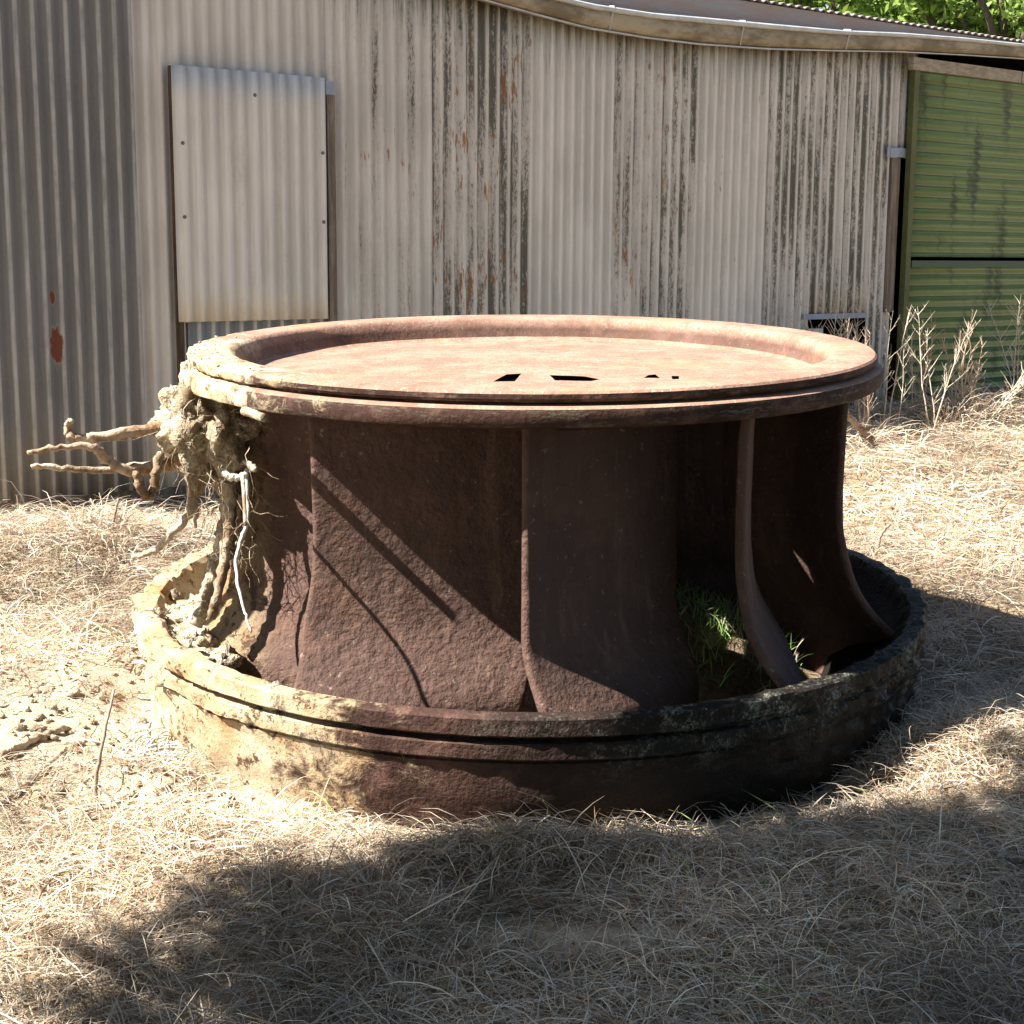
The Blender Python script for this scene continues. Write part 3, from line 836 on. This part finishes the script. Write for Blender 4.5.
# green grass growing inside the runner
n = 5200; P = np.stack([rng.uniform(-.85, .85, n), rng.uniform(-.85, .85, n)], 1); P = P[(np.hypot(P[:, 0], P[:, 1]) < .86) & (P[:, 1] > -.5)] + np.array([TC.x, TC.y])
n = len(P); gc = np.array([.26, .42, .12]) * rng.uniform(.7, 1.5, (n, 1)); dry = rng.random(n) < .3; gc[dry] = straw_col(dry.sum())
e0 = rng.uniform(.5, 1.5, n)
vq = blades(P, rng.uniform(0, 6.28, n), rng.uniform(.04, .11, n), rng.uniform(.002, .0045, n), e0, rng.normal(0, .5, n), rng.uniform(.2, 1.3, n), np.full(n, .02), gc)
go = np_mesh('green_grass', vq[0], vq[1], M['straw'], vq[2])
tag(go, 'fresh green grass growing up inside the hollow runner', 'grass', kind='stuff')

# ------------------------------------------------------------------ root clump hanging at the runner's left edge
def tw(phi, r, h):   # turbine coordinates -> world
    a = R(phi); return TM @ Vector((math.sin(a) * r * S, -math.cos(a) * r * S, (h + .25) * S))
D0 = (tw(-72, .86, .48) - CAM).dot(fwd)
def rp(px, py, dd=0.0): return at_depth(px, py, D0 + dd)
rc = rp(208, 428)
clump = empty('root_clump', rc)
tag(clump, 'uprooted clump of tree roots and soil hanging under the rim at the left', 'root clump')
IR = Matrix.Translation(-rc)
def rchild(o): o.matrix_parent_inverse = IR; return o
bmx = bmesh.new(); bmesh.ops.create_icosphere(bmx, subdivisions=5, radius=1)
for v in bmx.verts:
    d = v.co.normalized(); n1 = mnoise.fractal(d * 2.2 + Vector((3, 1, 0)), .9, 2, 6); n2 = mnoise.fractal(d * 9, .8, 2, 4)
    rr = 1 + .38 * n1 + .13 * n2
    px = d.x * .142 * rr; pz = d.z * .158 * rr; py = d.y * .14 * rr
    if d.z < 0: px *= 1 - .35 * (-d.z)
    v.co = rc + rt * px + fwd * py + upv * pz
me = bpy.data.meshes.new('soil_ball'); bmx.to_mesh(me); bmx.free()
rchild(link('soil_ball', me, M['soil'], clump))
def root(pts, r0, r1, mat, name='root', n=8, jit=.13, seg=6, wob=.004):
    P = smooth_path(pts, seg); k = len(P)
    P = [p + Vector((random.uniform(-1, 1), random.uniform(-1, 1), random.uniform(-1, 1))) * wob for p in P]
    mb = MB(); mb.tube(P, [r0 + (r1 - r0) * i / (k - 1) for i in range(k)], n, jit); return rchild(mb.build(name, mat, clump))
root([rp(215, 425), rp(168, 427, -.05), rp(120, 434, -.12), rp(82, 438, -.15), rp(69, 437, -.16)], .020, .011, M['root_brown'], n=12, jit=.22)
root([rp(78, 440, -.155), rp(68, 433, -.16), rp(70, 420, -.17)], .013, .010, M['root'])
root([rp(200, 455), rp(165, 465, -.05), rp(128, 470, -.1), rp(105, 458, -.14), rp(92, 447, -.17), rp(55, 448, -.2), rp(28, 452, -.22)], .021, .006, M['root_brown'], n=12, jit=.22)
root([rp(180, 466, -.02), rp(140, 466, -.04), rp(110, 470, -.07), rp(60, 468, -.12), rp(32, 466, -.14)], .014, .007, M['root'])
root([rp(160, 452, -.08), rp(156, 475, -.1), rp(153, 492, -.1), rp(146, 496, -.11), rp(140, 488, -.13), rp(136, 473, -.14)], .013, .013, M['root'])
root([rp(196, 460), rp(192, 490, .0), rp(190, 512, .0), rp(172, 534, .0), rp(152, 552, .02), rp(134, 556, .04)], .018, .007, M['root'])
root([rp(190, 480), rp(196, 505, .02), rp(196, 528, .03)], .012, .004, M['root'])
# pale hook and the thin peeled root dangling from it
root([rp(232, 455, -.05), rp(222, 467, -.09), rp(229, 477, -.11), rp(240, 477, -.11), rp(248, 471, -.11)], .0105, .009, M['root_white'])
root([rp(246, 472, -.11), rp(247, 500, -.11), rp(247, 522, -.12), rp(241, 540, -.12), rp(236, 562, -.13), rp(239, 590, -.15), rp(245, 612, -.17), rp(251, 632, -.2)], .008, .003, M['root_white'], wob=.002)
root([rp(228, 480, -.02), rp(229, 515, -.04), rp(226, 550, -.06), rp(218, 590, -.08), rp(211, 618, -.09)], .020, .012, M['root'], jit=.3)
root([rp(240, 495, -.02), rp(238, 530, -.03), rp(243, 556, -.03)], .010, .004, M['root'])
# sawn stub and thin roots that point out from the rim; they throw the long shadows on the vane
E0 = tw(-38, .785, .3); VD = (TM.to_3x3() @ Vector((math.cos(R(1)), math.sin(R(1)), 0))); VN = VD.cross(AX).normalized()
def on_vane(px, py, out=0.0):
    d = ray(px, py); return CAM + d * (((E0 + VN * out) - CAM).dot(VN) / d.dot(VN))
def pix(p):
    v = p - CAM; z = v.dot(fwd); return 512 + F * v.dot(rt) / z, 512 - F * v.dot(upv) / z
def caster(px, py, tx, ty, out=0.0):
    p = on_vane(px, py, out); best = None
    for i in range(160):
        c = p + L * (.05 + i * .01); x, y = pix(c); e = (x - tx) ** 2 + (y - ty) ** 2
        if best is None or e < best[0]: best = (e, c, x, y)
    print('caster', px, py, '->', round(best[2]), round(best[3])); return best[1]
c0, c1 = caster(318, 488, 232, 422), caster(452, 615, 250, 434)
root([c0, c0.lerp(c1, .5), c1], .0125, .0115, M['root'], jit=.05, wob=.0005)
c0, c1, c2 = caster(318, 552, 236, 478), caster(408, 660, 244, 490, .06), caster(430, 712, 250, 520, .14)
root([c0, c1, c2], .0055, .0045, M['root'], jit=.05, wob=.0005)
c0, c1 = caster(240, 570, 200, 500), caster(305, 625, 235, 520)
root([rp(232, 470, 0), rp(246, 462, -.1), rp(256, 470, -.16)], .010, .008, M['root'])
# mud-caked root slab running down from the ball to the ring
P = smooth_path([rp(218, 455, .02), rp(230, 500, .03), rp(224, 545, .03), rp(210, 590, .02), rp(194, 625, .01)], 10)
mb = MB(); mb.tube(P, [.036 * (1 - .3 * i / len(P)) * (1 + .30 * mnoise.noise(P[i] * 14)) for i in range(len(P))], 14, .22)
rchild(mb.build('mud_slab', M['soil'], clump))
mb = MB()
for i in range(80):
    a = random.uniform(0, 6.28); rr = random.uniform(.05, .14)
    p = rc + rt * (math.cos(a) * rr + .02) + upv * (random.uniform(-.14, .11)) + fwd * random.uniform(-.14, .06)
    d = Vector((random.uniform(-.7, 1.0), random.uniform(-1, .3), random.uniform(-1.2, .5))).normalized()
    P = [p]; ln = random.uniform(.05, .22)
    for j in range(6):
        d = (d + Vector((random.gauss(0, .35), random.gauss(0, .35), random.gauss(-.12, .35)))).normalized(); P.append(P[-1] + d * ln / 6)
    mb.tube(P, [.0017 * (1 - .13 * j) for j in range(7)], 4, cap=False)
for i in range(70):   # hair roots trailing below
    px, py = random.uniform(205, 262), random.uniform(450, 560)
    p = rp(px, py, random.uniform(-.16, .02)); d = Vector((random.gauss(0, .4), random.gauss(0, .4), -1)).normalized(); P = [p]; ln = random.uniform(.04, .18)
    for j in range(6):
        d = (d + Vector((random.gauss(0, .4), random.gauss(0, .4), random.gauss(-.05, .3)))).normalized(); P.append(P[-1] + d * ln / 6)
    mb.tube(P, [.0016 * (1 - .13 * j) for j in range(7)], 4, cap=False)
o = rchild(mb.build('rootlets', M['root'], clump)); o['kind'] = 'stuff'

# loose soil on the ring and on the ground
def clods(name, spots, mat):
    V = []; Fc = []
    for (p, r) in spots:
        b = bmesh.new(); bmesh.ops.create_icosphere(b, subdivisions=2 if r < .02 else 3, radius=1)
        off = Vector((random.random() * 9, random.random() * 9, random.random() * 9)); sc = Vector((random.uniform(.8, 1.3), random.uniform(.8, 1.3), random.uniform(.6, .95)))
        base = len(V)
        for v in b.verts:
            d = v.co.normalized(); rr = r * (1 + .75 * mnoise.fractal(d * 1.7 + off, .8, 2, 5))
            V.append(p + Vector((d.x * sc.x, d.y * sc.y, d.z * sc.z)) * rr)
        for f in b.faces: Fc.append(tuple(base + v.index for v in f.verts))
        b.free()
    return from_pd(name, V, Fc, mat)
sp = []
for i in range(150):
    ph = random.gauss(-62, 11); r = random.uniform(.86, .97)
    h = -.02 - (.97 - r) * 1.0 + .004
    sp.append((tw(ph, r, h), random.choice((.008, .010, .013, .018, .026, .034)) * random.uniform(.7, 1.2)))
for (px, py, dd, rr) in ((196, 648, -.02, .05), (214, 655, -.03, .038), (228, 655, -.03, .03), (205, 632, 0, .045), (185, 640, 0, .05), (170, 632, .05, .05)):
    ph = -68 + (px - 190) * .35; sp.append((tw(ph, .90, -.065), rr))
for i in range(46):
    ph = random.gauss(-72, 16); r = random.uniform(.77, .85)
    sp.append((tw(ph, r, .627), random.choice((.002, .003, .004, .006)) * random.uniform(.7, 1.3)))
for i in range(70):
    ph = random.gauss(-76, 9); sp.append((tw(ph, random.uniform(.83, .95), -.075 + random.uniform(-.03, .03)), random.uniform(.03, .065)))
o = clods('loose_soil', sp, M['soil']); tag(o, 'crumbs and lumps of dry soil lying on the runner rim and ring at left', 'soil', kind='stuff')
sp = []
for i in range(620):
    x, y = random.gauss(-1.25, .48), random.gauss(4.2, .42)
    if random.random() < .25: x, y = random.gauss(-.8, .22), random.gauss(3.72, .09)
    if math.hypot(x - TC.x, y - TC.y) < 1.23: continue
    sp.append((Vector((x, y, gz(x, y) + .002)), random.choice((.003, .004, .005, .006, .008, .011, .017)) * random.uniform(.7, 1.2)))
o = clods('soil_crumbs', sp, M['soil']); tag(o, 'dry crumbly soil lumps scattered on the bare patch left of the runner', 'soil', kind='stuff')

# ------------------------------------------------------------------ sticks and twigs lying about
def stick(pts, r0, r1, label, mat='twig', cat='twig', group=None, name='twig', lift=.012, seg=5):
    P = []
    for p in pts:
        P.append(p if isinstance(p, Vector) else on_ground(*p) + Vector((0, 0, lift)))
    P = smooth_path(P, seg); kk = len(P)
    mb = MB(); base = P[0].copy(); P = [p - base + Vector((random.gauss(0, 1), random.gauss(0, 1), random.gauss(0, 1))) * r0 * .25 for p in P]
    mb.tube(P, [r0 + (r1 - r0) * i / (kk - 1) for i in range(kk)], 7, .1)
    o = mb.build(name, M[mat]); o.location = base; tag(o, label, cat, group); return o
gA = on_ground(97, 812)
stick([gA, at_depth(96, 780, (gA - CAM).dot(fwd)), at_depth(104, 735, (gA - CAM).dot(fwd)), at_depth(114, 690, (gA - CAM).dot(fwd) + .05)], .006, .0035, 'thin upright grey twig stuck in bare soil left of the runner')
stick([(0, 762), (25, 750), (45, 738), (70, 730)], .016, .010, 'thick pale root lying on bare soil at the left frame edge', 'root', 'root', name='stick')
stick([(0, 808), (30, 785), (62, 757), (88, 745)], .008, .004, 'slender dark stick lying across bare soil below the pale root')
gB = on_ground(182, 868)
stick([gB, at_depth(167, 840, 3.5), at_depth(164, 815, 3.55)], .0035, .002, 'short thin dark twig standing in the grass front left of the ring')
gC = on_ground(876, 556)
dC = (gC - CAM).dot(fwd)
stick([gC, at_depth(879, 540, dC), at_depth(885, 530, dC), at_depth(890, 524, dC)], .008, .005, 'short bent dark twig standing up behind the right side of the ring')
gD = on_ground(876, 446); dD = (gD - CAM).dot(fwd)
stick([gD, at_depth(862, 430, dD - .1), at_depth(846, 413, dD - .25), at_depth(836, 409, dD - .3)], .022, .018, 'brown curved branch leaning on the grass behind the disc at right', 'root_brown', 'branch', name='branch')
gE = on_ground(112, 535); dE = (gE - CAM).dot(fwd)
stick([gE, at_depth(114, 518, dE), at_depth(119, 498, dE)], .006, .005, 'small dark twig sticking out of the lit grass below the roots')
mb = MB(); b0 = on_ground(135, 760)
for i in range(34):
    a = random.uniform(-.5, 2.6); p = Vector((random.gauss(0, .03), random.gauss(0, .03), .01)); d = Vector((math.cos(a), math.sin(a) * .6, random.uniform(.1, .7))).normalized(); P = [p]
    for j in range(7):
        d = (d + Vector((random.gauss(0, .15), random.gauss(0, .15), -.13))).normalized(); P.append(P[-1] + d * .028)
    mb.tube(P, [.0022] * 8, 4, cap=False)
o = mb.build('root_tuft', M['root_white']); o.location = b0; tag(o, 'bleached tuft of thin wiry roots on soil left of the ring', 'root tuft')

# ------------------------------------------------------------------ dead weeds by the shed
def weed(base, height, stems, spread, label, mat='weed', side=12, lean=(0, 0), r=.0052):
    mb = MB()
    def grow(p, d, ln, rad, depth):
        P = [p]; nseg = 8; rs = [rad]
        for j in range(nseg):
            d = (d + Vector((random.gauss(0, .07), random.gauss(0, .07), .03))).normalized(); P.append(P[-1] + d * ln / nseg); rs.append(rad * (1 - .8 * (j + 1) / nseg))
        mb.tube(P, rs, 5, cap=False)
        if depth > 0:
            for q_ in range(side if depth == 2 else 3):
                t = random.uniform(.25, .98); i = min(nseg - 1, int(t * nseg)); a = random.uniform(0, 6.28)
                dd = (d * .75 + Vector((math.cos(a), math.sin(a), random.uniform(0, .5))) * .8).normalized()
                grow(P[i].lerp(P[i + 1], t * nseg - i), dd, ln * random.uniform(.12, .3) * (1.25 - t * .7), rad * .5, depth - 1)
    for i in range(stems):
        a = random.uniform(0, 6.28); d = Vector((math.cos(a) * spread + lean[0], math.sin(a) * spread + lean[1], 1)).normalized()
        grow(Vector((random.gauss(0, .04), random.gauss(0, .04), -.02)), d, height * random.uniform(.65, 1.0) if i else height, r, 2)
    o = mb.build('dead_weed', M[mat]); o.location = base; tag(o, label, 'weed', 'dead weeds along the shed'); return o
def wb(px, py): return on_ground(px, py)
def whgt(px, py, pytop): 
    p = wb(px, py); d = (p - CAM).dot(fwd); return p, (py - pytop) / F * d
p, h = whgt(866, 437, 322); weed(p, h, 9, .12, 'reddish dead weed clump rising beside the disc left of the door post', 'weed_red', 9)
p, h = whgt(886, 430, 302); weed(p, h, 3, .07, 'tall thin dead weed standing directly before the door post', 'weed', 10)
p, h = whgt(934, 430, 300); weed(p, h, 3, .14, 'tall pale branching dead weed before the green door', 'weed', 13, r=.0055)
p, h = whgt(966, 420, 318); weed(p, h, 10, .10, 'dense reddish dead weed thicket in a grass tuft at the door foot', 'weed_red', 9)
p, h = whgt(985, 424, 350); weed(p, h * 1.3, 3, .12, 'pale dead weed bending right over the door foot at frame edge', 'weed', 14, lean=(.75, -.1), r=.007)
p, h = whgt(1020, 408, 290); weed(p, h, 3, .18, 'bushy dead weed cut by the right frame edge', 'weed', 14)
def wtop(px, off, pytop):
    p = W(sx(px, 330), 0, off); p.z = gz(p.x, p.y); d = (p - CAM).dot(fwd)
    return p, at_depth(px, pytop, d).z - p.z
for (px, off, top, st, spd, lab, mat, sd, rr) in (
        (781, .45, 266, 4, .10, 'forked dead weed peeping over the middle of the disc against the wall', 'weed', 14, .007),
        (800, .40, 300, 3, .14, 'slender dead weed over the disc left of the low vent', 'weed_red', 12, .006),
        (815, .35, 285, 3, .06, 'thin dead weed rising in front of the low vent', 'weed', 12, .006),
        (858, .50, 303, 4, .06, 'short red dead weed right of the low vent', 'weed_red', 12, .006),
        (752, .50, 300, 9, .30, 'low wispy dead weed leftmost above the disc edge', 'weed', 14, .004)):
    p, h = wtop(px, off, top); weed(p, h, st, spd, lab, mat, sd, r=rr)

# ------------------------------------------------------------------ trees
def tree(name, base, trunk_h, label, centres, leaf, per, greens, trunk_r=.12, csz=.5, group=None, rear_shade=()):
    root_ = empty(name, base); inv = Matrix.Translation(-Vector(base)); tag(root_, label, 'tree', group)
    mb = MB(); b = Vector(base); topc = sum((Vector(c) for c in centres), Vector()) / len(centres)
    top = b.lerp(Vector((topc.x, topc.y, b.z + trunk_h)), 1.0); top.x = b.x * .6 + topc.x * .4; top.y = b.y * .6 + topc.y * .4
    P = smooth_path([b + Vector((0, 0, -.1)), b.lerp(top, .5) + Vector((.06, -.05, 0)), top], 6)
    mb.tube(P, [trunk_r * (1.25 - .6 * i / (len(P) - 1)) for i in range(len(P))], 10, .08)
    o = mb.build('trunk', M['bark'], root_); o.matrix_parent_inverse = inv
    mb = MB()
    for c in centres:
        c = Vector(c); mid = top.lerp(c, .5) + Vector((random.gauss(0, .1), random.gauss(0, .1), .12))
        mb.tube(smooth_path([top, mid, c], 4), [trunk_r * .45 * (1 - .085 * i) for i in range(9)], 6, .1)
    o = mb.build('limbs', M['bark'], root_); o.matrix_parent_inverse = inv
    n = per * len(centres); cc = np.repeat(np.array([tuple(c) for c in centres]), per, 0)
    d = rng.normal(0, 1, (n, 3)); d /= np.linalg.norm(d, axis=1)[:, None]
    sub = rng.integers(0, 14, n); subd = rng.normal(0, .5, (len(centres), 14, 3)) * np.array([1, 1, .75])
    ci = np.repeat(np.arange(len(centres)), per)
    pos = cc + subd[ci, sub] * csz + d * (rng.random((n, 1)) ** .5) * csz * .42
    nrm = rng.normal(0, 1, (n, 3)) + np.array([0, 0, .8]); nrm /= np.linalg.norm(nrm, axis=1)[:, None]
    t = np.cross(nrm, rng.normal(0, 1, (n, 3))); t /= np.linalg.norm(t, axis=1)[:, None]; bt = np.cross(nrm, t)
    lz = leaf * rng.uniform(.6, 1.3, (n, 1))
    V = np.stack([pos - t * lz, pos + bt * lz * .45, pos + t * lz, pos - bt * lz * .45], 1).reshape(-1, 3) - np.array(tuple(base))
    Qd = np.arange(n * 4).reshape(n, 4)
    g = np.array(greens); cl = g[rng.integers(0, len(g), n)] * rng.uniform(.7, 1.35, (n, 1))
    cl = np.repeat(cl, 4, 0)
    if len(rear_shade):
        n = len(rear_shade) * 260; pos = np.repeat(np.array(rear_shade), 260, 0) + rng.normal(0, .30, (n, 3))
        nrm = rng.normal(0, 1, (n, 3)) + np.array([0, 0, .8]); nrm /= np.linalg.norm(nrm, axis=1)[:, None]
        t = np.cross(nrm, rng.normal(0, 1, (n, 3))); t /= np.linalg.norm(t, axis=1)[:, None]; bt = np.cross(nrm, t); lz = .10
        V2 = np.stack([pos - t * lz, pos + bt * lz * .45, pos + t * lz, pos - bt * lz * .45], 1).reshape(-1, 3) - np.array(tuple(base))
        Qd = np.concatenate([Qd, np.arange(n * 4).reshape(n, 4) + len(V)]); V = np.concatenate([V, V2])
        cl = np.concatenate([cl, np.repeat(g[rng.integers(0, len(g), n)], 4, 0)])
    o = np_mesh('crown', V, Qd, M['leaf'], cl, False); o.parent = root_
    return root_
gr1 = [(.15, .25, .045), (.19, .29, .055), (.11, .19, .035)]
gr2 = [(.22, .32, .07), (.26, .36, .08), (.16, .24, .05)]
def crown(cx, cy, cz, rx, rz, n):
    return [(cx + random.gauss(0, rx * .5), cy + random.gauss(0, rx * .4), cz + random.gauss(0, rz * .5)) for _ in range(n)]
B1 = Vector((5.2, 16.5, gz(5.2, 16.5))); B2 = Vector((7.6, 18.5, gz(7.6, 18.5))); B3 = Vector((3.4, 18.0, gz(3.4, 18.0)))
tree('broadleaf_tree', B1, 2.2, 'leafy sunlit green tree just behind the shed roof, nearest and centre', crown(5.2, 16.5, 4.1, 2.0, 1.5, 46), .055, 900, gr2, group='trees behind the shed')
tree('broadleaf_tree', B2, 2.4, 'bright green tree behind the roof at the right frame edge', crown(7.6, 18.5, 4.2, 2.3, 1.5, 46), .055, 900, gr1, group='trees behind the shed')
tree('broadleaf_tree', B3, 2.4, 'paler green tree leftmost behind the shed roof line', crown(3.6, 18.0, 4.2, 2.2, 1.4, 40), .055, 800, gr2, group='trees behind the shed')
# tree beside the photographer, whose crown shades the foreground
cs = []
poly = [(-.42, 2.72), (-.32, 3.05), (.1, 3.13), (.8, 3.32), (1.6, 3.56), (2.6, 3.8), (3.2, 2.6), (2.6, 1.0), (.4, .9), (-.3, 1.9)]
def in_poly(x, y):
    c = False; j = len(poly) - 1
    for i in range(len(poly)):
        (xi, yi), (xj, yj) = poly[i], poly[j]
        if (yi > y) != (yj > y) and x < (xj - xi) * (y - yi) / (yj - yi) + xi: c = not c
        j = i
    return c
for gx_ in np.arange(-.6, 3.3, .24):
    for gy_ in np.arange(.9, 3.9, .24):
        x, y = gx_ + random.uniform(-.07, .07), gy_ + random.uniform(-.07, .07)
        if not in_poly(x, y): continue
        z = random.uniform(2.9, 4.2); t = (z - gz(x, y)) / L.z
        cs.append((x + L.x * t, y + L.y * t, z))
for (x, y) in poly[:6]:
    z = random.uniform(2.9, 3.5); t = (z - gz(x, y)) / L.z; cs.append((x + L.x * t, y + L.y * t, z))
rear_shade = []  # unseen leaf clusters added behind the camera to cut bounce on the vanes
for gx_ in np.arange(-1.2, 6.5, .5):
    for gy_ in np.arange(-6, .9, .5):
        x, y = gx_ + random.uniform(-.2, .2), gy_ + random.uniform(-.2, .2); z = random.uniform(3.0, 5.4); t = (z - gz(x, y)) / L.z
        rear_shade.append((x + L.x * t, y + L.y * t, z))
BT = Vector((-2.9, -.6, gz(-2.9, -.6)))
tree('broadleaf_tree', BT, 2.3, 'tree overhanging the photographer, its crown shading the front grass, with unseen leaves added behind to cut bounce light', cs, .06, 400, gr1, csz=.30, rear_shade=rear_shade)

# ------------------------------------------------------------------ light, world, camera
sun = bpy.data.lights.new('sun', 'SUN'); sun.energy = 5.0; sun.angle = R(.55); sun.color = (1, .95, .87)
so = bpy.data.objects.new('sun', sun); COL.objects.link(so)
so.rotation_mode = 'QUATERNION'; so.rotation_quaternion = L.to_track_quat('Z', 'Y'); so.location = (-6, -3, 9)
w = bpy.data.worlds.new('World'); SC.world = w; w.use_nodes = True
nt = w.node_tree; bg = nt.nodes.get('Background') or nt.nodes.new('ShaderNodeBackground')
sky = nt.nodes.new('ShaderNodeTexSky'); sky.sky_type = 'NISHITA'; sky.sun_disc = False
sky.sun_elevation = SUN_EL; sky.sun_rotation = math.atan2(L.x, L.y)
nt.links.new(sky.outputs[0], bg.inputs[0]); bg.inputs[1].default_value = .05

cam = bpy.data.cameras.new('camera'); cam.sensor_width = 36; cam.lens = F / 1024 * 36; cam.clip_end = 500; cam.clip_start = .05
cobj = bpy.data.objects.new('camera', cam); COL.objects.link(cobj)
bk = -fwd
cobj.matrix_world = Matrix(((rt.x, upv.x, bk.x, CAM.x), (rt.y, upv.y, bk.y, CAM.y), (rt.z, upv.z, bk.z, CAM.z), (0, 0, 0, 1)))
SC.camera = cobj
SC.view_settings.view_transform = 'Standard'; SC.view_settings.look = 'None'; SC.view_settings.exposure = 1.9; SC.view_settings.gamma = 1
SC.cycles.max_bounces = 8
